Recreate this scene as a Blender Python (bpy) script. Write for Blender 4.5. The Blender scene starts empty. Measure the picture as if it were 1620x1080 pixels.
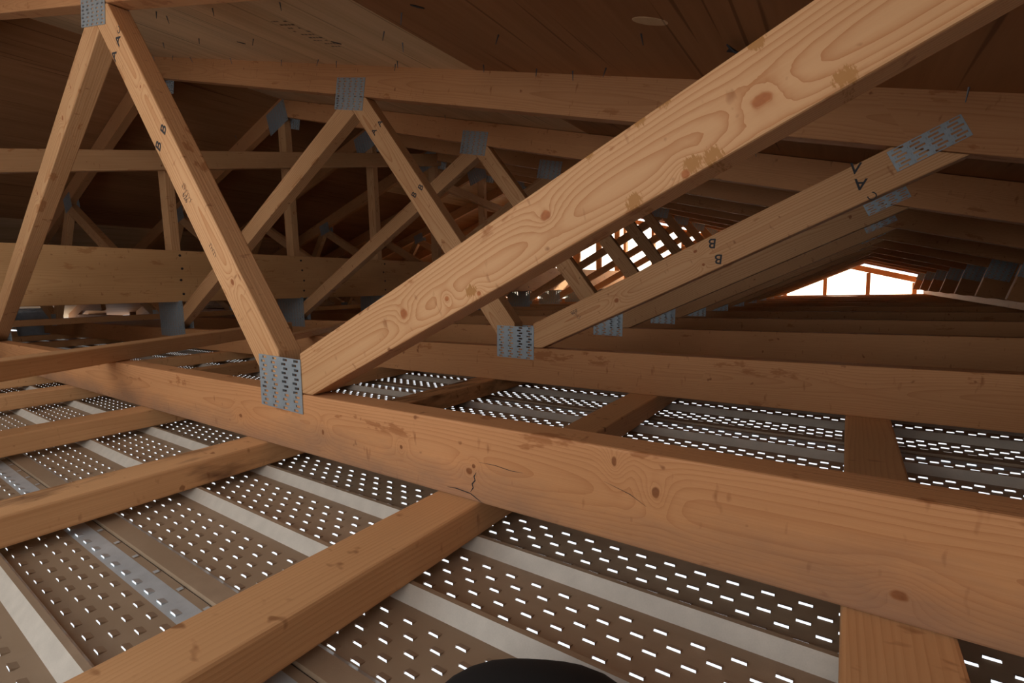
import bpy, bmesh, math, random
from mathutils import Vector, Matrix
random.seed(7)
SC = bpy.context.scene
COL = SC.collection

# ------------------------------------------------------------------ camera
cam_d = bpy.data.cameras.new('camera'); cam = bpy.data.objects.new('camera', cam_d); COL.objects.link(cam)
cam_d.sensor_width = 36.0; cam_d.sensor_fit = 'HORIZONTAL'
cam_d.lens = 772.884 / 1620.0 * 36.0
cam_d.clip_start = 0.02; cam_d.clip_end = 100
_r = Vector((0.8251611, 0.5643664, -0.0244881)); _u = Vector((-0.0393022, 0.1006003, 0.9941503)); _f = Vector((-0.5635285, 0.8193718, -0.1051923))
_m = Matrix.Identity(4)
for i in range(3):
    _m[i][0] = _r[i]; _m[i][1] = _u[i]; _m[i][2] = -_f[i]
_m.translation = Vector((0.469098, -0.405007, 0.144874))
cam.matrix_world = _m
SC.camera = cam

# ------------------------------------------------------------------ light, sky, exposure
SC.view_settings.view_transform = 'Standard'; SC.view_settings.look = 'None'
SC.view_settings.gamma = 1.0; SC.view_settings.use_curve_mapping = False
SC.view_settings.exposure = -0.82
W = bpy.data.worlds.new('overcast_sky'); SC.world = W; W.use_nodes = True
bg = W.node_tree.nodes['Background']; bg.inputs['Color'].default_value = (0.86, 0.93, 1.0, 1); bg.inputs['Strength'].default_value = 2.7
def area(name, loc, target, sx, sy, power, color):
    d = bpy.data.lights.new(name, 'AREA'); d.shape = 'RECTANGLE'; d.size = sx; d.size_y = sy
    d.energy = power; d.color = color
    o = bpy.data.objects.new(name, d); COL.objects.link(o)
    o.location = loc; o.rotation_euler = (Vector(target) - Vector(loc)).to_track_quat('-Z', 'Y').to_euler()
    return o
sun_d = bpy.data.lights.new('sun', 'SUN'); sun_d.energy = 30; sun_d.color = (1.0, 0.82, 0.60); sun_d.angle = math.radians(0.6)
sun = bpy.data.objects.new('sun', sun_d); COL.objects.link(sun); sun.location = (2, 12, 6)
sun.rotation_euler = Vector((-0.22, -0.90, -0.38)).to_track_quat('-Z', 'Y').to_euler()
area('front_fill', (-0.20, -1.55, 0.40), (-0.20, 0.6, 0.30), 1.7, 0.75, 9.5, (1.0, 0.89, 0.76))  # added lamp, boosts the daylight from behind the camera

# ------------------------------------------------------------------ materials
def new_mat(name):
    m = bpy.data.materials.new(name); m.use_nodes = True
    nt = m.node_tree
    return m, nt, nt.nodes['Principled BSDF']
class NB:
    def __init__(s, nt): s.nt = nt
    def n(s, t, **kw):
        x = s.nt.nodes.new(t)
        for k, v in kw.items(): setattr(x, k, v)
        return x
    def link(s, a, b): s.nt.links.new(a, b)
    def val(s, sock, v):
        if hasattr(v, 'is_linked') or isinstance(v, bpy.types.NodeSocket): s.link(v, sock)
        else: sock.default_value = v
    def math(s, op, a, b=0.0, c=None):
        x = s.n('ShaderNodeMath', operation=op); s.val(x.inputs[0], a); s.val(x.inputs[1], b)
        if c is not None: s.val(x.inputs[2], c)
        return x.outputs[0]
    def vmath(s, op, a, b):
        x = s.n('ShaderNodeVectorMath', operation=op); s.val(x.inputs[0], a); s.val(x.inputs[1], b); return x.outputs[0]
    def noise(s, vec, scale, detail=3, rough=0.5, dist=0.0):
        x = s.n('ShaderNodeTexNoise'); s.link(vec, x.inputs['Vector'])
        x.inputs['Scale'].default_value = scale; x.inputs['Detail'].default_value = detail
        x.inputs['Roughness'].default_value = rough; x.inputs['Distortion'].default_value = dist
        return x.outputs['Fac']
    def ramp(s, fac, stops):
        x = s.n('ShaderNodeValToRGB'); s.val(x.inputs[0], fac); r = x.color_ramp
        while len(r.elements) < len(stops): r.elements.new(0.5)
        for e, (p, c) in zip(r.elements, stops): e.position = p; e.color = c if len(c) == 4 else (*c, 1)
        return x.outputs[0]
    def mix(s, fac, a, b, mode='MIX'):
        x = s.n('ShaderNodeMix', data_type='RGBA', blend_type=mode)
        s.val(x.inputs[0], fac)
        for i, v in ((6, a), (7, b)):
            if isinstance(v, bpy.types.NodeSocket): s.link(v, x.inputs[i])
            else: x.inputs[i].default_value = (*v, 1) if len(v) == 3 else v
        return x.outputs[2]

def wood(name, early, late, knot=(0.16, 0.055, 0.02), grain=0.55, ring=0.0042, knots=1.0, stain=None, rough=0.62, wander=0.08, at=None, grime=0.0, chips=None):
    m, nt, P = new_mat(name); b = NB(nt)
    tc = b.n('ShaderNodeTexCoord'); oi = b.n('ShaderNodeObjectInfo')
    rnd = oi.outputs['Random']
    off = b.n('ShaderNodeCombineXYZ')
    b.link(b.math('MULTIPLY', rnd, 37.0), off.inputs[0]); 
    b.link(b.math('MULTIPLY_ADD', b.math('FRACT', b.math('MULTIPLY', rnd, 91.7)), 0.05, 0.018), off.inputs[1])
    b.link(b.math('MULTIPLY_ADD', b.math('FRACT', b.math('MULTIPLY', rnd, 53.3)), 0.08, -0.04), off.inputs[2])
    v = b.vmath('ADD', tc.outputs['Object'], off.outputs[0])
    sp = b.n('ShaderNodeSeparateXYZ'); b.link(v, sp.inputs[0])
    # knots: sparse cells, elongated across nothing, slightly oval
    kv = b.vmath('MULTIPLY', v, (3.1, 6.0, 9.5))
    vo = b.n('ShaderNodeTexVoronoi', feature='F1', distance='EUCLIDEAN'); b.link(kv, vo.inputs['Vector']); vo.inputs['Scale'].default_value = 1.0
    vo.inputs['Randomness'].default_value = 0.9
    sel = b.n('ShaderNodeSeparateColor'); b.link(vo.outputs['Color'], sel.inputs[0])
    pick = b.math('GREATER_THAN', sel.outputs[0], 1.0 - 0.55 * knots)
    size = b.math('MULTIPLY_ADD', sel.outputs[1], 0.09, 0.025)
    d = b.math('DIVIDE', vo.outputs['Distance'], size)
    if at:
        ob = b.n('ShaderNodeSeparateXYZ'); b.link(tc.outputs['Object'], ob.inputs[0])
        wob = b.math('MULTIPLY', b.math('SUBTRACT', b.noise(tc.outputs['Object'], 90, 2), 0.5), 0.9)
        for kx, kz, ka, kb in at:
            qx = b.math('DIVIDE', b.math('SUBTRACT', ob.outputs[0], kx), ka); qz = b.math('DIVIDE', b.math('SUBTRACT', ob.outputs[2], kz), kb)
            q = b.math('SQRT', b.math('ADD', b.math('MULTIPLY', qx, qx), b.math('MULTIPLY', qz, qz)))
            q = b.math('ADD', q, wob)
            d = b.math('MINIMUM', d, q) if kx is not at[0][0] else q
        pick = 1.0
    bump_k = b.math('MULTIPLY', b.math('POWER', 2.718, b.math('MULTIPLY', d, -0.42)), pick)
    # ring radius about an axis below the face, wandering along the length
    w1 = b.noise(b.vmath('MULTIPLY', v, (1.0, 3.0, 3.0)), 1.0, 2)
    w2 = b.noise(b.vmath('MULTIPLY', v, (5.0, 22.0, 22.0)), 1.0, 3)
    yy = b.math('ADD', sp.outputs[1], b.math('MULTIPLY', b.math('SUBTRACT', w1, 0.5), wander))
    zz = b.math('ADD', sp.outputs[2], b.math('MULTIPLY', b.math('SUBTRACT', w2, 0.5), 0.010))
    rr = b.math('SQRT', b.math('ADD', b.math('MULTIPLY', yy, yy), b.math('MULTIPLY', zz, zz)))
    rr = b.math('ADD', rr, b.math('MULTIPLY', bump_k, 0.020))
    ph = b.math('FRACT', b.math('DIVIDE', rr, ring))
    ringc = b.math('MULTIPLY', b.math('POWER', ph, 3.0), b.math('SUBTRACT', 1.0, b.math('GREATER_THAN', ph, 0.97)))
    fib = b.noise(b.vmath('MULTIPLY', v, (9.0, 260.0, 260.0)), 1.0, 2)
    fac = b.math('MULTIPLY', ringc, grain)
    fac = b.math('ADD', fac, b.math('MULTIPLY', b.math('SUBTRACT', fib, 0.5), 0.35))
    col = b.mix(fac, early, late)
    # broad patches and board-to-board tone
    pt = b.noise(b.vmath('MULTIPLY', v, (2.2, 7.0, 7.0)), 1.0, 3)
    tone = b.ramp(pt, [(0.30, (0.86, 0.82, 0.76)), (0.70, (1.06, 1.05, 1.04))])
    col = b.mix(1.0, col, tone, 'MULTIPLY')
    bd = b.math('MULTIPLY_ADD', b.math('FRACT', b.math('MULTIPLY', rnd, 17.13)), 0.22, 0.88)
    g3 = b.n('ShaderNodeCombineXYZ'); [b.link(bd, g3.inputs[i]) for i in range(3)]
    col = b.mix(1.0, col, g3.outputs[0], 'MULTIPLY')
    # small dark flecks and pitch streaks running across the grain
    fl = b.noise(b.vmath('MULTIPLY', v, (75.0, 30.0, 26.0)), 1.0, 2, 0.6)
    fleck = b.math('MULTIPLY', b.ramp(fl, [(0.66, (0, 0, 0)), (0.76, (1, 1, 1))]), 0.6)
    col = b.mix(fleck, col, (late[0] * 0.62, late[1] * 0.50, late[2] * 0.42))
    f2 = b.noise(b.vmath('MULTIPLY', v, (48.0, 26.0, 44.0)), 1.0, 2, 0.5)
    col = b.mix(b.math('MULTIPLY', b.ramp(f2, [(0.71, (0, 0, 0)), (0.76, (1, 1, 1))]), 0.75), col, (late[0] * 0.5, late[1] * 0.4, late[2] * 0.35))
    # chipped, splintered arrises
    ed = b.math('ABSOLUTE', b.math('SUBTRACT', sp.outputs[2], off.outputs[0].node.inputs[2].links[0].from_socket))
    chip = b.noise(b.vmath('MULTIPLY', v, (11.0, 20.0, 30.0)), 1.0, 4, 0.7)
    cm = b.math('MULTIPLY', b.ramp(chip, [(0.60, (0, 0, 0)), (0.64, (1, 1, 1))]), b.ramp(ed, [(0.021, (0, 0, 0)), (0.027, (1, 1, 1))]))
    col = b.mix(b.math('MULTIPLY', cm, 0.6), col, (late[0] * 0.8, late[1] * 0.7, late[2] * 0.55))
    if chips:
        ob2 = b.n('ShaderNodeSeparateXYZ'); b.link(tc.outputs['Object'], ob2.inputs[0])
        wb = b.math('MULTIPLY', b.math('SUBTRACT', b.noise(b.vmath('MULTIPLY', tc.outputs['Object'], (500.0, 100.0, 140.0)), 1.0, 3, 0.7), 0.5), 2.2)
        acc = None
        for kx, kz, ka, kb in chips:
            qx = b.math('DIVIDE', b.math('SUBTRACT', ob2.outputs[0], kx), ka); qz = b.math('DIVIDE', b.math('SUBTRACT', ob2.outputs[2], kz), kb)
            q = b.math('SQRT', b.math('ADD', b.math('MULTIPLY', qx, qx), b.math('MULTIPLY', qz, qz)))
            acc = q if acc is None else b.math('MINIMUM', acc, q)
        cm2 = b.ramp(b.math('ADD', acc, wb), [(0.75, (1, 1, 1)), (1.1, (0, 0, 0))])
        col = b.mix(cm2, col, (0.40, 0.19, 0.06))
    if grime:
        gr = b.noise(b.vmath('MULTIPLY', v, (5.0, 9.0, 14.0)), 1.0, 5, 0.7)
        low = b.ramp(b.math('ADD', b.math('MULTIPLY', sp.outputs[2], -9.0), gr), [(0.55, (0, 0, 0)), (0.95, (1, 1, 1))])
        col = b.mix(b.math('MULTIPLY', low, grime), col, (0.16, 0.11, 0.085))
    if stain:
        st = b.noise(b.vmath('MULTIPLY', v, (3.0, 10.0, 12.0)), 1.0, 5, 0.65)
        col = b.mix(b.ramp(st, [(0.52, (0, 0, 0)), (0.66, (1, 1, 1))]), col, stain)
    km = b.math('MULTIPLY', b.ramp(d, [(0.70, (1, 1, 1)), (1.0, (0, 0, 0))]), pick)
    kin = b.mix(b.noise(v, 160, 2), knot, (knot[0] * 2.0, knot[1] * 2.2, knot[2] * 2.0))
    col = b.mix(km, col, kin)
    b.link(col, P.inputs['Base Color']); P.inputs['Roughness'].default_value = rough
    P.inputs['Specular IOR Level'].default_value = 0.25
    bp = b.n('ShaderNodeBump'); bp.inputs['Strength'].default_value = 0.25; bp.inputs['Distance'].default_value = 0.002
    b.link(b.math('ADD', fib, b.math('MULTIPLY', ringc, 0.3)), bp.inputs['Height']); b.link(bp.outputs[0], P.inputs['Normal'])
    return m

M = {}
WEB = ((0.60, 0.345, 0.170), (0.40, 0.155, 0.050)); CHO = ((0.55, 0.270, 0.118), (0.36, 0.135, 0.048))
M['web'] = wood('web_spruce', *WEB, grain=0.75, ring=0.0046, wander=0.09)
M['chord'] = wood('chord_spruce', *CHO, grain=0.5, ring=0.0030, knots=0.9, wander=0.05)
M['beam'] = wood('beam_spruce', (0.66, 0.38, 0.17), (0.48, 0.22, 0.085), grain=0.4, ring=0.006, knots=0.5)
M['strap'] = wood('strap_spruce', (0.62, 0.345, 0.16), (0.45, 0.215, 0.085), grain=0.4, ring=0.004, knots=0.6, rough=0.75)
M['bark_strap'] = wood('strap_waney_spruce', (0.62, 0.345, 0.16), (0.45, 0.215, 0.085), grain=0.4, ring=0.004, knots=0.6, stain=(0.10, 0.04, 0.018), rough=0.8)

def plywood(name, c1, c2):
    m, nt, P = new_mat(name); b = NB(nt)
    tc = b.n('ShaderNodeTexCoord'); v = tc.outputs['Object']
    w = b.noise(b.vmath('MULTIPLY', v, (3.0, 0.9, 1.0)), 1.0, 3)
    ln = b.noise(b.vmath('MULTIPLY', v, (70.0, 2.5, 10.0)), 1.0, 3, 0.6)
    lz = b.noise(b.vmath('MULTIPLY', v, (14.0, 0.8, 3.0)), 1.0, 2, 0.5, 0.6)
    f = b.math('ADD', b.math('MULTIPLY', ln, 0.5), b.math('MULTIPLY', lz, 0.6))
    col = b.ramp(f, [(0.30, c2), (0.75, c1)])
    crack = b.ramp(b.noise(b.vmath('MULTIPLY', v, (90.0, 1.6, 10.0)), 1.0, 1), [(0.29, (1, 1, 1)), (0.34, (0, 0, 0))])
    col = b.mix(b.math('MULTIPLY', crack, 0.6), col, (c2[0] * 0.35, c2[1] * 0.3, c2[2] * 0.3))
    pt = b.ramp(w, [(0.3, (0.8, 0.78, 0.74)), (0.7, (1.08, 1.06, 1.03))])
    col = b.mix(1.0, col, pt, 'MULTIPLY')
    b.link(col, P.inputs['Base Color']); P.inputs['Roughness'].default_value = 0.7; P.inputs['Specular IOR Level'].default_value = 0.2
    return m
M['ply_a'] = plywood('plywood_tan', (0.80, 0.56, 0.34), (0.60, 0.39, 0.21))
M['ply_b'] = plywood('plywood_red_brown', (0.44, 0.215, 0.095), (0.31, 0.14, 0.058))

def metal(name, col, rough, metallic, var=0.12, dust=None):
    m, nt, P = new_mat(name); b = NB(nt)
    tc = b.n('ShaderNodeTexCoord'); v = tc.outputs['Object']
    a = b.noise(v, 60, 3); s2 = b.noise(v, 900, 1)
    f = b.math('ADD', b.math('MULTIPLY', a, 0.7), b.math('MULTIPLY', s2, 0.3))
    lo = tuple(c * (1 - var * 2) for c in col); hi = tuple(min(1, c * (1 + var * 2)) for c in col)
    c = b.ramp(f, [(0.3, lo), (0.7, hi)])
    if dust:
        c = b.mix(b.ramp(b.noise(b.vmath('MULTIPLY', v, (3, 9, 9)), 1.0, 5, 0.7), [(0.35, (0.25, 0.25, 0.25)), (0.6, (1, 1, 1))]), c, dust)
    b.link(c, P.inputs['Base Color']); P.inputs['Metallic'].default_value = metallic; P.inputs['Roughness'].default_value = rough
    return m
M['galv'] = metal('galvanised_steel', (0.33, 0.385, 0.42), 0.42, 0.4, 0.06)
M['lane'] = metal('dusty_soffit_metal', (0.38, 0.275, 0.185), 0.5, 0.0, 0.10, (0.31, 0.215, 0.135))
M['rib'] = metal('cream_soffit_metal', (0.52, 0.465, 0.39), 0.5, 0.0, 0.05)
M['flange'] = metal('bare_soffit_metal', (0.50, 0.53, 0.54), 0.42, 0.2, 0.06)
def plain(name, c, rough=0.6, metallic=0.0):
    m, nt, P = new_mat(name); b = NB(nt)
    tc = b.n('ShaderNodeTexCoord'); a = b.noise(tc.outputs['Object'], 40, 3)
    b.link(b.ramp(a, [(0.3, tuple(x * 0.85 for x in c)), (0.7, tuple(min(1, x * 1.1) for x in c))]), P.inputs['Base Color'])
    P.inputs['Roughness'].default_value = rough; P.inputs['Metallic'].default_value = metallic
    return m
M['ink'] = plain('black_stamp_ink', (0.022, 0.022, 0.025), 0.7)
M['ink_faint'] = plain('worn_stamp_ink', (0.13, 0.08, 0.05), 0.7)
M['nail'] = plain('steel_nail', (0.16, 0.17, 0.19), 0.4, 0.7)
M['nail_hole'] = plain('dark_nail_head', (0.03, 0.02, 0.018), 0.6)
M['black'] = plain('matte_black', (0.004, 0.004, 0.004), 0.95)
M['felt'] = plain('black_underlay', (0.02, 0.02, 0.025), 0.7)
M['pail'] = plain('grey_pail_plastic', (0.46, 0.50, 0.54), 0.5)
M['cable'] = plain('cable_sheath', (0.16, 0.13, 0.10), 0.5)
M['fascia'] = plain('eave_board_wood', (0.20, 0.10, 0.05), 0.8)
def wrap():
    m, nt, P = new_mat('white_house_wrap'); b = NB(nt)
    for l in list(nt.links): nt.links.remove(l)
    out = [n for n in nt.nodes if n.type == 'OUTPUT_MATERIAL'][0]
    tc = b.n('ShaderNodeTexCoord'); a = b.noise(tc.outputs['Object'], 9, 3)
    c = b.ramp(a, [(0.3, (0.86, 0.84, 0.78)), (0.7, (0.97, 0.96, 0.93))])
    t = b.n('ShaderNodeBsdfTranslucent'); d = b.n('ShaderNodeBsdfDiffuse'); mx = b.n('ShaderNodeMixShader')
    b.link(c, t.inputs[0]); b.link(c, d.inputs[0]); mx.inputs[0].default_value = 0.15
    b.link(t.outputs[0], mx.inputs[1]); b.link(d.outputs[0], mx.inputs[2]); b.link(mx.outputs[0], out.inputs[0])
    return m
M['wrap'] = wrap()

# ------------------------------------------------------------------ helpers
def link(name, me, mats, parent=None, loc=None, rot=None):
    o = bpy.data.objects.new(name, me); COL.objects.link(o)
    if mats and not me.materials:
        for k in (mats if isinstance(mats, (list, tuple)) else [mats]): me.materials.append(M[k])
    if parent: o.parent = parent
    if loc is not None: o.location = loc
    if rot is not None: o.rotation_euler = rot
    return o
def tag(o, label=None, cat=None, group=None, kind=None):
    if label: o['label'] = label
    if cat: o['category'] = cat
    if group: o['group'] = group
    if kind: o['kind'] = kind
    return o
def empty(name, loc):
    o = bpy.data.objects.new(name, None); COL.objects.link(o); o.location = loc; o.empty_display_size = 0.1
    return o
def copy_tree(o, parent=None):
    c = o.copy(); COL.objects.link(c)
    if parent: c.parent = parent
    for ch in list(o.children): copy_tree(ch, c)
    return c
def mesh(name, vs, fs, mi=None, smooth=False):
    me = bpy.data.meshes.new(name); me.from_pydata(vs, [], fs)
    if mi: me.polygons.foreach_set('material_index', mi)
    if smooth: me.polygons.foreach_set('use_smooth', [True] * len(fs))
    me.update(); return me
def bevelled(name, bm, w=0.0022, seg=2):
    bmesh.ops.recalc_face_normals(bm, faces=bm.faces)
    if w > 0:
        bmesh.ops.bevel(bm, geom=list(bm.edges), offset=w, segments=seg, profile=0.5, affect='EDGES', clamp_overlap=True)
    me = bpy.data.meshes.new(name); bm.to_mesh(me); bm.free(); me.update(); return me
def clip(poly, a, b, c):
    """keep a*x + b*z <= c"""
    out = []
    for i in range(len(poly)):
        p, q = poly[i], poly[(i + 1) % len(poly)]
        dp = a * p[0] + b * p[1] - c; dq = a * q[0] + b * q[1] - c
        if dp <= 0: out.append(p)
        if dp * dq < 0:
            t = dp / (dp - dq); out.append((p[0] + t * (q[0] - p[0]), p[1] + t * (q[1] - p[1])))
    return out
def member(name, poly, mat, parent, y0=0.0, thick=0.038, bevel=0.0022):
    """board lying in the truss plane: polygon (x, z) as drawn, extruded back by its thickness; local X runs along its length"""
    far = max(((p, q) for p in poly for q in poly), key=lambda s: (s[0][0] - s[1][0]) ** 2 + (s[0][1] - s[1][1]) ** 2)
    # direction: longest edge
    e = max(((poly[i], poly[(i + 1) % len(poly)]) for i in range(len(poly))), key=lambda s: (s[0][0] - s[1][0]) ** 2 + (s[0][1] - s[1][1]) ** 2)
    dx, dz = e[1][0] - e[0][0], e[1][1] - e[0][1]
    if dx < 0: dx, dz = -dx, -dz
    ang = math.atan2(dz, dx)
    cx = sum(p[0] for p in poly) / len(poly); cz = sum(p[1] for p in poly) / len(poly)
    ca, sa = math.cos(ang), math.sin(ang)
    loc2 = [((p[0] - cx) * ca + (p[1] - cz) * sa, -(p[0] - cx) * sa + (p[1] - cz) * ca) for p in poly]
    bm = bmesh.new()
    f = [bm.verts.new((u, -thick / 2, v)) for u, v in loc2]; g = [bm.verts.new((u, thick / 2, v)) for u, v in loc2]
    bm.faces.new(f); bm.faces.new(list(reversed(g)))
    n = len(f)
    for i in range(n): bm.faces.new((f[i], g[i], g[(i + 1) % n], f[(i + 1) % n]))
    return link(name, bevelled(name, bm, bevel), mat, parent, (cx, y0 + thick / 2, cz), (0, -ang, 0))
def box_mesh(name, sx, sy, sz, bevel=0.002):
    bm = bmesh.new(); bmesh.ops.create_cube(bm, size=1.0)
    bmesh.ops.scale(bm, vec=(sx, sy, sz), verts=bm.verts)
    return bevelled(name, bm, bevel)
def board(name, p0, p1, w, t, mat, up=(0, 0, 1), parent=None, bevel=0.002):
    """straight board from p0 to p1 (centre line); w across, t along the up direction"""
    p0, p1 = Vector(p0), Vector(p1); d = (p1 - p0); L = d.length; d.normalize()
    s = Vector(up).cross(d).normalized(); u = d.cross(s)
    o = link(name, box_mesh(name, L, w, t, bevel), mat, parent)
    m = Matrix.Identity(4)
    for i in range(3): m[i][0] = d[i]; m[i][1] = s[i]; m[i][2] = u[i]
    m.translation = (p0 + p1) / 2
    o.matrix_world = m
    if parent: o.matrix_parent_inverse = Matrix.Identity(4); o.matrix_basis = Matrix.Translation(-Vector(parent.location)) @ m
    return o
def tube(name, pts, r, mat, parent=None, n=6):
    bm = bmesh.new(); rings = []
    pts = [Vector(p) for p in pts]
    for i, p in enumerate(pts):
        t = (pts[min(i + 1, len(pts) - 1)] - pts[max(i - 1, 0)]).normalized()
        a = t.orthogonal().normalized(); b_ = t.cross(a)
        rings.append([bm.verts.new(p + r * (math.cos(k * 2 * math.pi / n) * a + math.sin(k * 2 * math.pi / n) * b_)) for k in range(n)])
    for A, B in zip(rings, rings[1:]):
        for k in range(n): bm.faces.new((A[k], A[(k + 1) % n], B[(k + 1) % n], B[k]))
    bm.faces.new(list(reversed(rings[0]))); bm.faces.new(rings[-1])
    me = bpy.data.meshes.new(name); bmesh.ops.recalc_face_normals(bm, faces=bm.faces); bm.to_mesh(me); bm.free()
    me.polygons.foreach_set('use_smooth', [True] * len(me.polygons))
    return link(name, me, mat, parent)

# ------------------------------------------------------------------ toothed connector plates
def plate_mesh(name, w, h, cols, rows, sl, sw, stag=0.0):
    """thin steel sheet w x h in the XZ plane, a punched slot in every cell (slots long in X) with its turned-in tooth"""
    vs, fs = [], []; t = 0.0011
    cw, ch = w / cols, h / rows
    def quad(a, b, c, d): fs.append((a, b, c, d))
    for c in range(cols):
        for r in range(rows):
            x0, x1 = -w / 2 + c * cw, -w / 2 + (c + 1) * cw; z0, z1 = -h / 2 + r * ch, -h / 2 + (r + 1) * ch
            cx = (x0 + x1) / 2 + (stag if r % 2 else -stag); cz = (z0 + z1) / 2
            for y in (-t / 2, t / 2):
                i = len(vs)
                vs += [(x0, y, z0), (x1, y, z0), (x1, y, z1), (x0, y, z1)]
                vs += [(cx - sl / 2, y, cz - sw / 2), (cx + sl / 2, y, cz - sw / 2), (cx + sl / 2, y, cz + sw / 2), (cx - sl / 2, y, cz + sw / 2)]
                for k in range(4): quad(i + k, i + (k + 1) % 4, i + 4 + (k + 1) % 4, i + 4 + k)
            i = len(vs) - 16
            for k in range(4): quad(i + 4 + k, i + 12 + k, i + 12 + (k + 1) % 4, i + 4 + (k + 1) % 4)
            # rolled lip where the tooth was turned in
            j = len(vs); e = sw * 0.5; yb = -t / 2
            xe = cx - sl / 2
            vs += [(xe - 0.0012, yb - 0.0006, cz - e), (xe + 0.0010, yb - 0.0006, cz - e), (xe + 0.0010, yb - 0.0006, cz + e), (xe - 0.0012, yb - 0.0006, cz + e),
                   (xe - 0.0016, yb + 0.0004, cz - e), (xe + 0.0014, yb + 0.004, cz - e), (xe + 0.0014, yb + 0.004, cz + e), (xe - 0.0016, yb + 0.0004, cz + e)]
            quad(j, j + 1, j + 2, j + 3); quad(j + 1, j + 5, j + 6, j + 2); quad(j + 4, j, j + 3, j + 7)
    i = len(vs)
    vs += [(sx * w / 2, y, sz * h / 2) for y in (-t / 2, t / 2) for sx, sz in ((-1, -1), (1, -1), (1, 1), (-1, 1))]
    for k in range(4): quad(i + k, i + (k + 1) % 4, i + 4 + (k + 1) % 4, i + 4 + k)
    return mesh(name, vs, fs)
PM = {
    'B': plate_mesh('truss_plate', 0.112, 0.081, 4, 12, 0.0110, 0.0036, 0.0024),
    'T': plate_mesh('truss_plate', 0.135, 0.092, 5, 13, 0.0110, 0.0034, 0.0020),
    'U': plate_mesh('truss_plate', 0.0964, 0.0365, 4, 6, 0.0145, 0.0032, 0.0024),
    'K': plate_mesh('truss_plate', 0.265, 0.170, 10, 20, 0.0105, 0.0032, 0.0022),
    'P': plate_mesh('truss_plate', 0.190, 0.125, 8, 16, 0.0100, 0.0032, 0.0020),
    'S': plate_mesh('truss_plate', 0.100, 0.100, 4, 14, 0.0100, 0.0030, 0.0022),
}
for me in PM.values(): me.materials.append(M['galv'])

# ------------------------------------------------------------------ truss
XC, A0, SL = -2.21, 0.59908, 0.29174          # ridge, top-chord top line z = A0 - SL*x on the right
DV = 0.089 * math.sqrt(1 + SL * SL)           # chord depth measured plumb
AZ = A0 - SL * XC                             # apex height
XR, XL = 2.05, 2 * XC - 2.05
TC_B = A0 - DV                                # underside:  z <= TC_B - SL*x
def mir(poly): return [(2 * XC - x, z) for x, z in reversed(poly)]
def strip(a, b, x0, x1, w):
    """strip of width w about z = a + b*x"""
    h = w / 2 * math.sqrt(1 + b * b)
    return [(x0, a + b * x0 - h), (x1, a + b * x1 - h), (x1, a + b * x1 + h), (x0, a + b * x0 + h)]
tr = empty('roof_truss', (0, 0, -0.089))
def P3(poly): return [(x, z + 0.089) for x, z in poly]
G = 0.0012
bc = [(XL + 0.05, -0.089), (XR - 0.05, -0.089), (XR - 0.05, 0), (XL + 0.05, 0)]
bc = clip(bc, SL, 1, TC_B - G); bc = clip(bc, -SL, 1, TC_B - G - 2 * SL * XC)
member('bottom_chord', P3(bc), 'chord', tr)
tcr = [(XC + 0.0006, AZ - SL * 0.0006 - DV), (XR, A0 - SL * XR - DV), (XR, A0 - SL * XR), (XC + 0.0006, AZ - SL * 0.0006)]
member('top_chord', P3(tcr), 'chord', tr); member('top_chord', P3(mir(tcr)), 'chord', tr)
w3 = strip(0.106, 0.435, -0.6, 1.4, 0.064)
for c in ((0, -1, -G), (-1, 0, 0.185), (SL, 1, TC_B - G)): w3 = clip(w3, *c)
w2 = strip(0.38 - 1.284 * 0.529, -1.284, -1.4, 0.4, 0.064)
for c in ((0, -1, -G), (1, 0, -0.240), (SL, 1, TC_B - G)): w2 = clip(w2, *c)
w1 = strip(0.684 + 0.507 * 0.9, 0.507, -2.8, 0.2, 0.064)
for c in ((0, -1, -G), (-1, 0, 2.170), (SL, 1, TC_B - G)): w1 = clip(w1, *c)
# w1 meets w2 below the top plate
w1 = clip(w1, 1.284, 1, 0.38 - 1.284 * 0.529 - 0.032 * math.sqrt(1 + 1.284 ** 2) - 0.001)
kp = [(XC - 0.035, G), (XC + 0.035, G), (XC + 0.035, AZ), (XC - 0.035, AZ)]
kp = clip(kp, SL, 1, TC_B - G); kp = clip(kp, -SL, 1, TC_B - G - 2 * SL * XC)
member('king_post', P3(kp), 'web', tr)
web_nodes = {}
for nm, poly in (('w1', w1), ('w2', w2), ('w3', w3)):
    web_nodes[nm] = member('web', P3(poly), 'web', tr); member('web', P3(mir(poly)), 'web', tr)
sx0 = 1.055; sz0 = TC_B - SL * sx0; L_ = math.hypot(1, SL); ux, uz = 1 / L_, -SL / L_
sd = [(sx0, sz0 - G), (sx0 + ux * 0.8, sz0 + uz * 0.8 - G), (sx0 + ux * 0.8 + uz * 0.150, sz0 + uz * 0.8 - ux * 0.150 - G), (sx0 + uz * 0.150, sz0 - ux * 0.150 - G)]
sd = clip(sd, 0, -1, -0.041)
member('heel_block', P3(sd), 'chord', tr); member('heel_block', P3(mir(sd)), 'chord', tr)
def plates(key, x, z, ang):
    for y in (-0.0008, 0.0388):
        for mx in (0, 1):
            if mx and key == 'K': continue
            o = link('truss_plate', PM[key], None, tr, (2 * XC - x if mx else x, y, z + 0.089), (0, ang if mx else -ang, 0 if y < 0 else 0))
            if y > 0: o.rotation_euler = (0, ang if mx else -ang, 0); o.scale = (1, -1, 1)
plates('B', -0.239, 0.0125, -0.03); plates('T', -0.829, 0.7525, -0.245); plates('U', 0.547, 0.3547, 0.436)
plates('S', 1.100, 0.183, -0.284); plates('K', -2.245, 0.047, 0.0)
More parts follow.
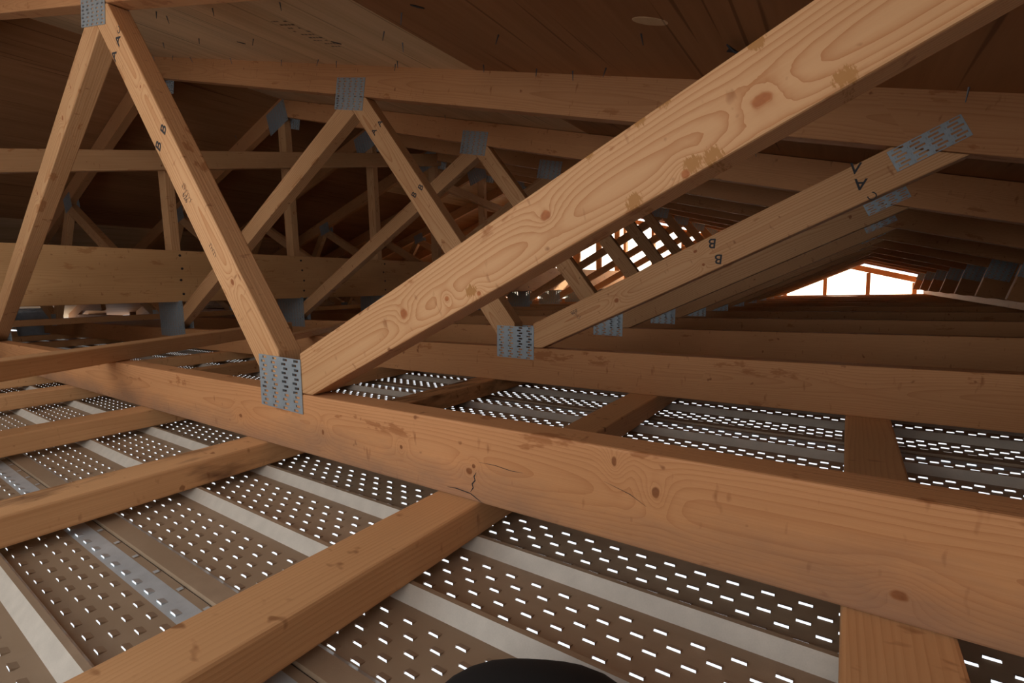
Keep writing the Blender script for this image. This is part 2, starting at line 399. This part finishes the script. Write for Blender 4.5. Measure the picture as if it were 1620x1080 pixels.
for y, s in ((-0.0008, 1), (0.0388, -1)):
    link('truss_plate', PM['P'], None, tr, (XC - 0.035 * s, y, 1.150 + 0.089), (0, -0.284 * s, 0)).scale = (1, s, 1)
YS = [0.0, 0.6158, 1.245, 1.850] + [2.450 + 0.6096 * i for i in range(7)]
DX = [0.0, 0.016, -0.004, 0.007]
ordinal = ['nearest', 'second', 'third', 'fourth', 'fifth', 'sixth', 'seventh', 'eighth', 'ninth', 'tenth', 'eleventh']
TR = []
for i, y in enumerate(YS):
    o = tr if i == 0 else copy_tree(tr)
    o.location = (DX[i] if i < 4 else 0.004, y, -0.089)
    lab = {0: 'nearest wooden roof truss, its big diagonal web crossing the middle of the picture',
           1: 'second wooden roof truss from the camera, stamped A A and B B on two webs'}.get(i, 'wooden roof truss, %s one counted back from the camera' % ordinal[i])
    tag(o, lab, 'roof truss', 'roof trusses along the attic'); TR.append(o)

# the two boards nearest the camera carry knots of their own
def local(o, x, z):
    dx, dz = x - o.location.x, z + 0.089 - o.location.z; a = -o.rotation_euler[1]
    return dx * math.cos(a) + dz * math.sin(a), -dx * math.sin(a) + dz * math.cos(a)
def own_material(o, key, mt):
    o.data = o.data.copy(); o.data.materials.clear(); M[key] = mt; o.data.materials.append(mt)
_w3 = sorted([c for c in TR[0].children if c.name.split('.')[0] == 'web' and c.location.x > XC], key=lambda c: c.location.x)[2]
own_material(_w3, 'front_web', wood('front_web_spruce', *WEB, grain=0.80, ring=0.0040, wander=0.022, knot=(0.26, 0.085, 0.03),
    chips=[(*local(_w3, x, z), a, c) for x, z, a, c in ((0.365, 0.239, 0.008, 0.007), (0.380, 0.243, 0.008, 0.007), (0.318, 0.216, 0.008, 0.007), (0.276, 0.263, 0.006, 0.007), (0.322, 0.281, 0.006, 0.007), (0.342, 0.292, 0.006, 0.007), (0.408, 0.316, 0.006, 0.007), (0.462, 0.279, 0.008, 0.007), (0.139, 0.145, 0.008, 0.007))],
    at=[(*local(_w3, x, z), a, c) for x, z, a, c in ((0.036, 0.120, 0.007, 0.0065), (0.232, 0.213, 0.007, 0.0055), (0.412, 0.276, 0.009, 0.0055), (0.360, 0.232, 0.004, 0.004), (0.105, 0.137, 0.003, 0.003), (0.150, 0.142, 0.003, 0.003))]))
def web_at(t, k): return sorted([c for c in TR[t].children if c.name.split('.')[0] == 'web' and c.location.x > XC], key=lambda c: c.location.x)[k]
for t_, k_, key_, pts_ in ((1, 2, 'second_front_web', ((0.033, 0.116, 0.006, 0.005), (0.359, 0.205, 0.005, 0.004), (0.199, 0.212, 0.004, 0.003), (0.215, 0.185, 0.003, 0.003))),
                           (0, 1, 'front_steep_web', ((-0.359, 0.168, 0.006, 0.005), (-0.525, 0.467, 0.008, 0.005), (-0.64, 0.54, 0.003, 0.003))),
                           (0, 0, 'front_low_web', ((-1.10, 0.58, 0.006, 0.006), (-1.38, 0.44, 0.007, 0.005), (-1.62, 0.30, 0.005, 0.005), (-1.02, 0.63, 0.004, 0.004)))):
    w_ = web_at(t_, k_)
    own_material(w_, key_, wood(key_ + '_spruce', *WEB, grain=0.8, ring=0.0042, wander=0.03, knot=(0.22, 0.07, 0.025), at=[(*local(w_, x, z), a, c) for x, z, a, c in pts_]))
_bc = [c for c in TR[0].children if c.name.split('.')[0] == 'bottom_chord'][0]
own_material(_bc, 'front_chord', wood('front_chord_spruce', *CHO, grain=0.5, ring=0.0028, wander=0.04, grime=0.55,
    at=[(*local(_bc, x, z), a, c) for x, z, a, c in ((0.128, -0.055, 0.005, 0.004), (0.135, -0.048, 0.003, 0.003), (0.338, -0.033, 0.004, 0.006), (0.506, -0.069, 0.006, 0.005), (0.02, -0.045, 0.003, 0.003), (-0.37, -0.055, 0.006, 0.004), (0.30, -0.012, 0.003, 0.006), (-0.14, -0.05, 0.003, 0.005))]))
# cracks and splits: thin dark slivers lying in the face
def crack(parent, pts, w, truss=None):
    vs, fs = [], []
    for i, (x, z) in enumerate(pts):
        a = pts[max(0, i - 1)]; c = pts[min(len(pts) - 1, i + 1)]
        dx, dz = c[0] - a[0], c[1] - a[1]; l = math.hypot(dx, dz) or 1
        k = w * (0.25 if i in (0, len(pts) - 1) else 1.0) / 2
        vs += [(x - dz / l * k, -0.0003, z + dx / l * k), (x + dz / l * k, -0.0003, z - dx / l * k)]
    for i in range(len(pts) - 1): fs.append((2 * i, 2 * i + 1, 2 * i + 3, 2 * i + 2))
    o = link('crack', mesh('crack', vs, fs), 'nail_hole', parent)
    par = Matrix.Translation(parent.location) @ parent.rotation_euler.to_matrix().to_4x4()
    o.matrix_basis = par.inverted() @ Matrix.Translation((0, 0, 0.089))
    return o
crack(_bc, [(0.1385, -0.0545), (0.1350, -0.0600), (0.1365, -0.0640), (0.1320, -0.0690), (0.1335, -0.0730), (0.1290, -0.0790)], 0.0016)
crack(_bc, [(0.0950, -0.0800), (0.1080, -0.0790), (0.1290, -0.0805), (0.1380, -0.0845), (0.1460, -0.0880)], 0.0012)
crack(_bc, [(0.1420, -0.0420), (0.1650, -0.0415), (0.1850, -0.0435), (0.2000, -0.0430)], 0.0007)
crack(_bc, [(0.2900, -0.0330), (0.3150, -0.0400), (0.3300, -0.0480)], 0.0006)
# stamped letters on the webs
def stamp(text, size, x, z, ang, truss, webobj, mat='ink', flip=False, faint=False):
    cu = bpy.data.curves.new('stamp', 'FONT'); cu.body = text; cu.size = size; cu.align_x = 'CENTER'; cu.align_y = 'CENTER'
    cu.extrude = 0.00015; cu.fill_mode = 'BOTH'; cu.offset = 0.0004 if size > 0.02 else 0.0
    tmp = bpy.data.objects.new('tmp', cu); COL.objects.link(tmp)
    dg = bpy.context.evaluated_depsgraph_get(); me = bpy.data.meshes.new_from_object(tmp.evaluated_get(dg))
    bpy.data.objects.remove(tmp)
    me.materials.clear()
    o = link('stamp', me, mat, webobj)
    world = Matrix.Translation((x, -0.00025, z + 0.089)) @ Matrix.Rotation(-ang, 4, 'Y') @ Matrix.Rotation(math.pi / 2, 4, 'X')
    par = Matrix.Translation(webobj.location) @ webobj.rotation_euler.to_matrix().to_4x4()
    o.matrix_basis = par.inverted() @ world
    o['label'] = 'black stamped %s' % text
    return o
def kids(o, nm): return [c for c in o.children if c.name.split('.')[0] == nm]
def webs_of(t):
    w = [c for c in kids(t, 'web') if c.location.x > XC]
    return sorted(w, key=lambda c: c.location.x)   # w1, w2, w3
W1a, W2a, W3a = webs_of(TR[0]); W1b, W2b, W3b = webs_of(TR[1])
a2 = math.atan(-1.284)
for t_, x, z in (('A', -0.721, 0.646), ('A', -0.747, 0.625), ('B', -0.559, 0.447), ('B', -0.586, 0.423)):
    stamp(t_, 0.030, x, z, a2 + math.pi / 2 + 0.3, TR[0], W2a)
stamp('626', 0.014, -0.499, 0.320, a2, TR[0], W2a, 'ink_faint')
for t_, x, z in (('A', -0.700, 0.640), ('A', -0.727, 0.621), ('B', -0.546, 0.436), ('B', -0.573, 0.419)):
    stamp(t_, 0.026, x, z, a2 + math.pi / 2 + 0.3, TR[1], W2b)
a3 = math.atan(0.435)
for t_, x, z in (('V', 0.455, 0.331), ('A', 0.463, 0.306), ('B', 0.231, 0.226), ('B', 0.243, 0.195)):
    stamp(t_, 0.026, x, z, a3 + math.pi - 0.5 if t_ != 'V' else a3 - 0.5, TR[1], W3b)
stamp('C', 0.018, 0.481, 0.284, a3 + math.pi / 2 + 0.4, TR[1], W3b)
stamp('C', 0.018, -0.712, 0.662, a2 + math.pi, TR[0], W2a)
def scrawl(web, x, z, ang, n, w, h):
    ca, sa = math.cos(ang), math.sin(ang); pts = []
    for i in range(n * 10 + 1):
        t = i / 10.0; u = w * (t / n) + 0.3 * w / n * math.sin(2 * math.pi * t); v = h * (0.5 + 0.25 * math.sin(t * 2.3)) * math.cos(2 * math.pi * t)
        pts.append((x + u * ca - v * sa, z + u * sa + v * ca))
    o = crack(web, pts, 0.0006); o.name = 'pencil_scrawl'; o.data.materials.clear(); o.data.materials.append(M['ink_faint'])
scrawl(W2a, -0.505, 0.345, a2, 6, 0.045, 0.009)
scrawl(W2a, -0.425, 0.235, a2, 5, 0.030, 0.007)
scrawl(W3b, -0.055, 0.075, a3 + math.pi / 2 + 0.5, 4, 0.024, 0.007)
stamp('626', 0.012, -0.072, 0.090, a3 + math.pi, TR[1], W3b, 'ink_faint')

# ------------------------------------------------------------------ perforated soffit panels
PX0, PX1, PIT, ZF, ZR = -6.30, 2.10, 0.1035, -0.140, -0.1275
def soffit_mesh():
    vs, fs, mi = [], [], []
    def strip_(prof, mats):
        for (y0, z0), (y1, z1), m_ in zip(prof, prof[1:], mats):
            i = len(vs); vs.extend([(PX0, y0, z0), (PX1, y0, z0), (PX1, y1, z1), (PX0, y1, z1)]); fs.append((i, i + 1, i + 2, i + 3)); mi.append(m_)
    n = int((PX1 - PX0) / 0.030)
    for k in range(4):
        y = k * PIT
        # rib (or seam ridge) centred with its top edge at y
        if k == 0:
            strip_([(y - 0.0072, ZF), (y - 0.0058, ZF - 0.001), (y - 0.0052, ZF + 0.0035), (y + 0.014, ZF + 0.0035), (y + 0.019, ZF)], [3, 0, 0, 2])
            yb = y + 0.019
        else:
            strip_([(y - 0.0105, ZF), (y, ZR), (y + 0.005, ZR), (y + 0.011, ZF)], [1, 0, 1]); yb = y + 0.011
        r0 = y + (0.0235 if k < 3 else 0.0195)
        strip_([(yb, ZF), (r0 - 0.0069, ZF)], [0])
        for r in range(5):
            cy = r0 + 0.0138 * r; ya, yc = cy - 0.0069, cy + 0.0069
            sh = (0.015 * r + 0.007 * k) % 0.030
            if sh > 0:
                i = len(vs); vs.extend([(PX0, ya, ZF), (PX0 + sh, ya, ZF), (PX0 + sh, yc, ZF), (PX0, yc, ZF)]); fs.append((i, i + 1, i + 2, i + 3)); mi.append(0)
            for c in range(n - 1):
                x0 = PX0 + sh + c * 0.030; x1 = x0 + 0.030; cx = (x0 + x1) / 2
                i = len(vs)
                vs.extend([(x0, ya, ZF), (x1, ya, ZF), (x1, yc, ZF), (x0, yc, ZF),
                           (cx - 0.0055, cy - 0.003, ZF), (cx + 0.0055, cy - 0.003, ZF), (cx + 0.0055, cy + 0.003, ZF), (cx - 0.0055, cy + 0.003, ZF),
                           (cx - 0.0055, cy - 0.0030, ZF + 0.0022), (cx + 0.0055, cy - 0.0030, ZF + 0.0022)])
                fs.extend([(i, i + 1, i + 5, i + 4), (i + 1, i + 2, i + 6, i + 5), (i + 2, i + 3, i + 7, i + 6), (i + 3, i, i + 4, i + 7), (i + 7, i + 6, i + 9, i + 8), (i + 4, i + 8, i + 7), (i + 5, i + 6, i + 9)])
                mi.extend([2 if k == 3 and r == 4 else 0] * 7)
            xe = PX0 + sh + (n - 1) * 0.030
            if PX1 - xe > 1e-4:
                i = len(vs); vs.extend([(xe, ya, ZF), (PX1, ya, ZF), (PX1, yc, ZF), (xe, yc, ZF)]); fs.append((i, i + 1, i + 2, i + 3)); mi.append(0)
        ye = r0 + 0.0138 * 4 + 0.0069
        nxt = (k + 1) * PIT - (0.0105 if k < 3 else 0.0072)
        if k == 3: strip_([(ye, ZF), (nxt - 0.0075, ZF), (nxt, ZF)], [2, 0])
        if k == 3:
            for q in range(int((PX1 - PX0) / 0.056)):
                i = len(vs); xq = PX0 + 0.02 + q * 0.056; yq = nxt - 0.0042
                vs.extend([(xq, yq - 0.0025, ZF + 0.0011), (xq + 0.006, yq - 0.0025, ZF + 0.0011), (xq + 0.006, yq + 0.0025, ZF + 0.0011), (xq, yq + 0.0025, ZF + 0.0011)]); fs.append((i, i + 1, i + 2, i + 3)); mi.append(2)
        else: strip_([(ye, ZF), (nxt, ZF)], [0])
    # nailing slots of the flange: no holes, light showing through put into pale squares
    return mesh('soffit_panel', vs, fs, mi)
sm = soffit_mesh()
for k in ('lane', 'rib', 'flange', 'nail_hole'): sm.materials.append(M[k])
Y0 = -0.209
near = {0: 'perforated soffit panel in the lower left corner, running under the front strapping', 1: 'perforated soffit panel lying right under the nearest truss',
        -1: 'perforated soffit panel closest to the camera at the bottom edge', 2: 'perforated soffit panel in the gap between the first and second truss'}
words_ = ['third', 'fourth', 'fifth', 'sixth', 'seventh', 'eighth', 'ninth', 'tenth', 'eleventh', 'twelfth', 'thirteenth', 'fourteenth', 'fifteenth', 'sixteenth', 'seventeenth']
for k in range(-2, 16):
    o = link('soffit_panel', sm, None, None, (0, Y0 + 0.414 * k, 0))
    lab = {-2: 'perforated soffit panel just behind the camera, brown and dusty',
           -1: 'brown perforated soffit panel filling the lower left corner with its nailing flange',
           0: 'brown perforated soffit panel along the front foot of the nearest truss',
           1: 'brown perforated soffit panel in the near gap between first and second truss',
           2: 'brown perforated soffit panel under the second truss'}.get(k, 'perforated soffit panel, %s one back from the nearest truss' % words_[k - 3] if k >= 3 else None)
    tag(o, lab, 'soffit panel', 'vented soffit panels')

# ------------------------------------------------------------------ strapping under the chords
def place(o, label, cat, group=None): return tag(o, label, cat, group)
SX = [(0.506, 'strap', 'flat wooden strap at the right, crossing under the nearest truss chord beside the frame edge'),
      (0.1085, 'strap', 'thick flat wooden strap in the foreground running from bottom left under the truss chord'),
      (-0.325, 'bark_strap', 'flat wooden strap with a dark waney edge, second from the bottom left'),
      (-0.778, 'strap', 'flat wooden strap third from the bottom left, left of the centre plate'),
      (-1.300, 'strap', 'flat wooden strap fourth from the bottom left, just below the loose diagonal board'),
      (-1.745, 'strap', 'flat wooden strap fifth from the bottom left, mostly behind the loose diagonal board')]
for x, mt, lab in SX:
    o = board('ceiling_strap', (x, -1.05, -0.1081), (x, 6.3, -0.1081), 0.064, 0.0376, mt, bevel=0.003)
    tag(o, lab, 'wood strap', 'straps under the truss chords')
for n_ in range(4):
    x = -2.56 - 0.8128 * n_
    o = board('ceiling_strap', (x, -1.05, -0.1081), (x, 6.3, -0.1081), 0.064, 0.0376, 'strap', bevel=0.003)
    tag(o, 'shadowed wooden strap beyond the long beam, %s one left of it' % (['first', 'second'] + words_)[n_], 'wood strap', 'straps under the truss chords')

# ------------------------------------------------------------------ braces, beam
d1 = Vector((-0.412, 0.663, 0)).normalized(); n1 = Vector((d1.y, -d1.x, 0))
p = Vector((-0.88, -0.19, 0.0195)) + n1 * 0.032
o = board('diagonal_brace', p - d1 * 0.65, p + d1 * 1.02, 0.064, 0.0375, 'strap', bevel=0.003)
tag(o, 'loose wooden board lying slantwise on top of the nearest truss chord at left', 'brace')
d2 = Vector((-0.714, 1.028, 0)).normalized(); n2 = Vector((d2.y, -d2.x, 0))
p = Vector((-1.195, 0.591, 0.0195)) + n2 * 0.032 + Vector((0.07, 0, 0))
o = board('diagonal_brace', p - d2 * 0.22, p + d2 * 2.3, 0.045, 0.019, 'web', bevel=0.002)
o.location.z -= 0.009
tag(o, 'thin pale board lying slantwise on the second and third truss chords', 'brace')
BX = XC + 0.035 + 0.0195
o = board('long_beam', (BX, -1.0, 0.2465), (BX, 6.2, 0.2465), 0.038, 0.240, 'beam', bevel=0.003)
tag(o, 'deep wooden beam nailed across the king posts at left', 'beam')
for y in YS:
    for k, z in enumerate((0.345, 0.285, 0.225, 0.165)):
        me = bpy.data.meshes.get('nail_head_mesh')
        if me is None:
            bm = bmesh.new(); bmesh.ops.create_cone(bm, cap_ends=True, segments=10, radius1=0.006, radius2=0.0055, depth=0.0016)
            me = bpy.data.meshes.new('nail_head_mesh'); bm.to_mesh(me); bm.free()
        h = link('nail_head', me, 'nail_hole', o)
        h.matrix_world = Matrix.Translation((BX + 0.0195, y + 0.022 + random.uniform(-0.008, 0.008), z + random.uniform(-0.006, 0.006))) @ Matrix.Rotation(math.pi / 2, 4, 'Y')
        h.matrix_parent_inverse = Matrix.Identity(4); h.matrix_basis = o.matrix_basis.inverted() @ h.matrix_basis if False else o.matrix_world.inverted() @ Matrix.Translation((BX + 0.0195, y + 0.022 + random.uniform(-0.008, 0.008), z + random.uniform(-0.006, 0.006))) @ Matrix.Rotation(math.pi / 2, 4, 'Y')
o = board('sloping_brace', (BX, -0.25, 0.603), (BX, 2.52, 1.152), 0.036, 0.085, 'web', bevel=0.003)
tag(o, 'wooden brace rising across the king posts above the long beam', 'brace')
o = board('sloping_brace', (BX, 2.54, 0.955), (BX, 3.30, 0.860), 0.036, 0.064, 'web', bevel=0.003)
tag(o, 'short pale wooden brace slanting down between the king posts, behind the second truss plate', 'brace')
o = board('lateral_brace', (1.135, 1.0, 0.0195), (1.135, 6.1, 0.0195), 0.064, 0.0376, 'chord', bevel=0.003)
tag(o, 'wooden board lying along the chord tops at far right below the heel plates', 'brace')
o = board('lateral_brace', (-3.53, -0.9, 0.0195), (-3.53, 6.1, 0.0195), 0.064, 0.0376, 'strap', bevel=0.003)
tag(o, 'wooden board lying along the chord tops in the dark beyond the long beam', 'brace')

# ------------------------------------------------------------------ roof sheathing (the ceiling)
T = 0.0125
def slope_z(x): return A0 + 0.0008 - SL * x if x >= XC else A0 + 0.0008 - SL * (2 * XC - x)
vs, fs, mi = [], [], []
def sheet(x0, x1, y0, y1, m_):
    i = len(vs)
    for dz in (0, T):
        vs.extend([(x0, y0, slope_z(x0) + dz), (x1, y0, slope_z(x1) + dz), (x1, y1, slope_z(x1) + dz), (x0, y1, slope_z(x0) + dz)])
    fs.extend([(i, i + 3, i + 2, i + 1), (i + 4, i + 5, i + 6, i + 7), (i, i + 1, i + 5, i + 4), (i + 1, i + 2, i + 6, i + 5), (i + 2, i + 3, i + 7, i + 6), (i + 3, i, i + 4, i + 7)])
    mi.extend([m_] * 6)
edges_r = [XC + 0.0008, -1.49, -0.322, 0.845, 2.20]
ymin, ymax = -1.75, 6.42
for a_, (xa, xb) in enumerate(zip(edges_r, edges_r[1:])):
    ys = [ymin] + [y for y in ([-0.62, 1.27, 3.70, 6.13] if a_ % 2 else [-0.62, 2.46, 4.89]) if ymin < y < ymax] + [ymax]
    for b_, (ya, yb) in enumerate(zip(ys, ys[1:])):
        skip = a_ in (1, 2) and yb < 0.1     # sheets left out behind the camera, an added gap for top light
        mm = 0 if a_ in (0, 1) else 1
        if a_ == 0 and b_ > 1: mm = b_ % 2
        if a_ == 1 and b_ > 1: mm = (b_ + 1) % 2
        if not skip: sheet(xa + 0.001, xb - 0.001, ya + 0.001, yb - 0.001, mm)
        sheet(2 * XC - xb + 0.001, 2 * XC - xa - 0.001, ya + 0.001, yb - 0.001, (mm + 1) % 2 if b_ % 2 else mm)
ceil = link('ceiling', mesh('ceiling', vs, fs, mi), ['ply_a', 'ply_b']); tag(ceil, kind='structure')
# nails that missed the chords
bm = bmesh.new(); bmesh.ops.create_cone(bm, cap_ends=True, segments=6, radius1=0.0007, radius2=0.0018, depth=0.024)
nme = bpy.data.meshes.new('nail'); bm.to_mesh(nme); bm.free()
NAILS = [(-1.132, 0.235), (-1.137, 0.264), (-0.83, 0.238), (-0.538, 0.232), (-1.294, 0.416), (-1.645, 0.454), (-0.984, 0.42), (-1.784, 0.607), (-1.459, 0.599), (-1.126, 0.593),
         (-0.827, 0.584), (-0.255, 0.302), (-0.393, 0.381), (-0.401, 0.445), (-0.548, 0.566), (-0.265, 0.572), (-0.102, 0.401), (0.181, 0.402), (0.046, 0.565), (0.603, 0.600)]
for y in YS[1:5]:
    for k in range(9): NAILS.append((random.uniform(-2.0, 1.0), y + random.choice((-0.03, 0.062)) + random.uniform(-0.012, 0.012)))
for y in YS[0:5]:
    for k in range(6): NAILS.append((random.uniform(-5.0, -2.4), y + random.choice((-0.03, 0.062)) + random.uniform(-0.012, 0.012)))
for x, y in NAILS:
    h = link('nail', nme, 'nail', ceil, (x, y, slope_z(x) - 0.008), (random.uniform(-0.35, 0.35), random.uniform(-0.35, 0.35), 0))
# football patch in the veneer, torn underlay, worn grade stamp
def oval(name, x, y, lx, ly, mat, ang=0.0, dz=-0.0012):
    n = 20; v_ = [(lx * math.cos(t) , ly * math.sin(t)) for t in [2 * math.pi * i / n for i in range(n)]]
    ca, sa = math.cos(ang), math.sin(ang)
    pts = [(x + a * ca - b * sa, y + a * sa + b * ca) for a, b in v_]
    vs = [(px, py, slope_z(px) + dz) for px, py in pts] + [(px, py, slope_z(px)) for px, py in pts]
    fs = [tuple(range(n))] + [(i, (i + 1) % n, n + (i + 1) % n, n + i) for i in range(n)]
    return link(name, mesh(name, vs, fs), mat, ceil)
oval('veneer_patch', 0.209, 0.357, 0.026, 0.013, 'ply_a', 0.3)['label'] = 'oval veneer patch'
for x, y in ((-0.19, 0.279), (-0.641, 0.446), (-1.103, 0.45)): oval('veneer_split', x, y, 0.013, 0.004, 'felt', 0.7)
sx_, sy_ = 0.325, 0.436
vs = []; fs = []
for i in range(5):
    for j in range(4):
        vs.append((sx_ + (i - 2) * 0.011 + 0.003 * math.sin(j * 2.1), sy_ + (j - 1.5) * 0.008, slope_z(sx_) - 0.002 - 0.010 * i - 0.004 * math.sin(i * 1.7 + j)))
for i in range(4):
    for j in range(3): fs.append((i * 4 + j, i * 4 + j + 1, i * 4 + j + 5, i * 4 + j + 4))
sc_o = link('underlay_scrap', mesh('underlay_scrap', vs, fs), 'felt', ceil); sc_o['label'] = 'black torn underlay poking through'
sd_m = sc_o.modifiers.new('thickness', 'SOLIDIFY'); sd_m.thickness = 0.002
vs, fs = [], []
for k in range(9):
    y = 0.315 + k * 0.019; x = -0.715 + 0.004 * (k % 3)
    while x < -0.655:
        l = random.uniform(0.004, 0.014); i = len(vs)
        if random.random() < 0.75:
            for dx_, dy_ in ((0, 0), (l, 0), (l, 0.006), (0, 0.006)): vs.append((x + dx_, y + dy_, slope_z(x + dx_) - 0.0005))
            fs.append((i, i + 3, i + 2, i + 1))
        x += l + 0.004
st = link('worn_print', mesh('worn_print', vs, fs), 'ink_faint', ceil)

# ------------------------------------------------------------------ end and eave walls
def sheets(name, boxes, mat, kind='structure'):
    vs, fs = [], []
    for (x0, x1), (y0, y1), (z0, z1) in boxes:
        i = len(vs)
        vs += [(x, y, z) for z in (z0, z1) for x, y in ((x0, y0), (x1, y0), (x1, y1), (x0, y1))]
        fs += [(i, i + 3, i + 2, i + 1), (i + 4, i + 5, i + 6, i + 7)] + [(i + k, i + (k + 1) % 4, i + 4 + (k + 1) % 4, i + 4 + k) for k in range(4)]
    o = link(name, mesh(name, vs, fs), mat); tag(o, kind=kind); return o
# far gable: studs in front of white wrap
YG = 6.46
gw = bmesh.new()
xs = [XL + 0.4 + 0.05 * i for i in range(int((XR - XL - 0.8) / 0.05) + 1)]
xs = sorted(set([round(x, 4) for x in xs] + [XC]))
lo = [gw.verts.new((x, YG, -0.10)) for x in xs]
hi = [gw.verts.new((x, YG, max(-0.09, slope_z(x) - 0.100 + 0.006 * math.sin(x * 31) + 0.004 * math.sin(x * 83)))) for x in xs]
for i in range(len(xs) - 1): gw.faces.new((lo[i], lo[i + 1], hi[i + 1], hi[i]))
gme = bpy.data.meshes.new('wall_back'); gw.to_mesh(gme); gw.free()
wall_back = link('wall_back', gme, 'wrap'); tag(wall_back, kind='structure')
for k in range(-16, 5):
    x = 0.245 + 0.4064 * k
    top = slope_z(x) - 0.175
    if top < 0.06: continue
    s = link('stud', box_mesh('stud', 0.038, 0.089, top + 0.035), 'chord', wall_back, (x, YG - 0.052, (top - 0.035) / 2))
s = link('bottom_plate', box_mesh('bottom_plate', 7.2, 0.089, 0.038), 'chord', wall_back, (XC, YG - 0.052, -0.0545))
for sg in (1, -1):
    xa, xb = XC + sg * 0.02, XC + sg * 4.0
    za, zb = slope_z(xa) - 0.142, slope_z(xb) - 0.142
    b_ = board('rake_plate', (xa, YG - 0.052, za), (xb, YG - 0.052, zb), 0.060, 0.038, 'chord', up=(0, 1, 0), parent=wall_back)
# eave walls
sheets('wall_right', [((2.07, 2.09), (-1.75, 6.5), (-0.135, 0.06))], 'fascia')
eave = []
eave += [((XL - 0.04, XL - 0.02), (-1.75, 0.35), (-0.135, 0.06)), ((XL - 0.04, XL - 0.02), (2.2, 6.45), (-0.135, 0.06))]
for y_ in (0.58, 0.95, 1.42, 1.80): eave.append(((XL - 0.04, XL - 0.02), (y_, y_ + 0.16), (-0.135, 0.06)))
sheets('slot_light_blocker', [((XL - 0.02, -2.5), (-1.75, 0.30), (-0.19, -0.17)), ((XL - 0.02, -2.5), (1.45, 6.45), (-0.19, -0.17))], 'fascia')  # unseen slabs added below the soffit to darken the left side
sheets('wall_left', eave, 'fascia')
# front end: plywood either side of an opening that lets the daylight in
sheets('wall_front', [((XL, -1.75), (-1.76, -1.74), (-0.14, 1.32)), ((1.25, 2.1), (-1.76, -1.74), (-0.14, 0.30)), ((-1.75, 1.25), (-1.76, -1.74), (-0.14, -0.02))], 'ply_b')

# ------------------------------------------------------------------ small things
bm = bmesh.new(); bmesh.ops.create_uvsphere(bm, u_segments=32, v_segments=16, radius=1.0)
for v in bm.verts:
    k = 1 + 0.05 * math.sin(v.co.x * 4 + 1) * math.cos(v.co.y * 3)
    v.co = Vector((v.co.x * 0.070 * k, v.co.y * 0.055 * k, max(v.co.z, -0.7) * 0.030 * k))
me = bpy.data.meshes.new('black_blob_mesh'); bm.to_mesh(me); bm.free(); me.polygons.foreach_set('use_smooth', [True] * len(me.polygons))
dark_blob = link('black_blob', me, 'black', None, (0.337, -0.204, -0.102), (0, 0, math.radians(34))); tag(dark_blob, 'soft black rounded pouch at the bottom edge of the picture', 'blob')  # unidentified dark form, built as a rounded black solid

def lathe(name, prof, mat, parent=None, n=28):
    vs, fs = [], []
    for r, z in prof: vs += [(r * math.cos(2 * math.pi * k / n), r * math.sin(2 * math.pi * k / n), z) for k in range(n)]
    for i in range(len(prof) - 1):
        for k in range(n): fs.append((i * n + k, i * n + (k + 1) % n, (i + 1) * n + (k + 1) % n, (i + 1) * n + k))
    return link(name, mesh(name, vs, fs, smooth=True), mat, parent)
pl_ = empty('pail', (-4.52, 0.575, -0.1275)); tag(pl_, 'grey plastic pail in the dark at far left beyond the long beam', 'pail')
lathe('body', [(0.001, 0.0), (0.085, 0.0), (0.098, 0.19), (0.104, 0.19), (0.104, 0.205), (0.096, 0.205), (0.082, 0.01), (0.001, 0.01)], 'pail', pl_)
lathe('lid', [(0.001, 0.222), (0.09, 0.222), (0.107, 0.218), (0.107, 0.208), (0.001, 0.206)], 'pail', pl_)
o = tube('loose_wire', [(-0.185, 4.03, 0.150), (-0.190, 4.02, 0.114), (-0.180, 4.02, 0.060), (-0.164, 4.02, 0.011), (-0.155, 4.02, 0.002)], 0.0022, 'cable'); tag(o, 'thin loose wire hanging in front of the far chords, left of the bright gable', 'wire')
o = tube('slack_cable', [(-2.93, 5.3, 0.46), (-2.892, 5.3, 0.388), (-2.836, 5.3, 0.286), (-2.722, 5.3, 0.182), (-2.553, 5.3, 0.121), (-2.425, 5.3, 0.102), (-2.27, 5.3, 0.12)], 0.005, 'cable'); tag(o, 'dark slack cable drooping in front of the pale far left wall', 'cable')
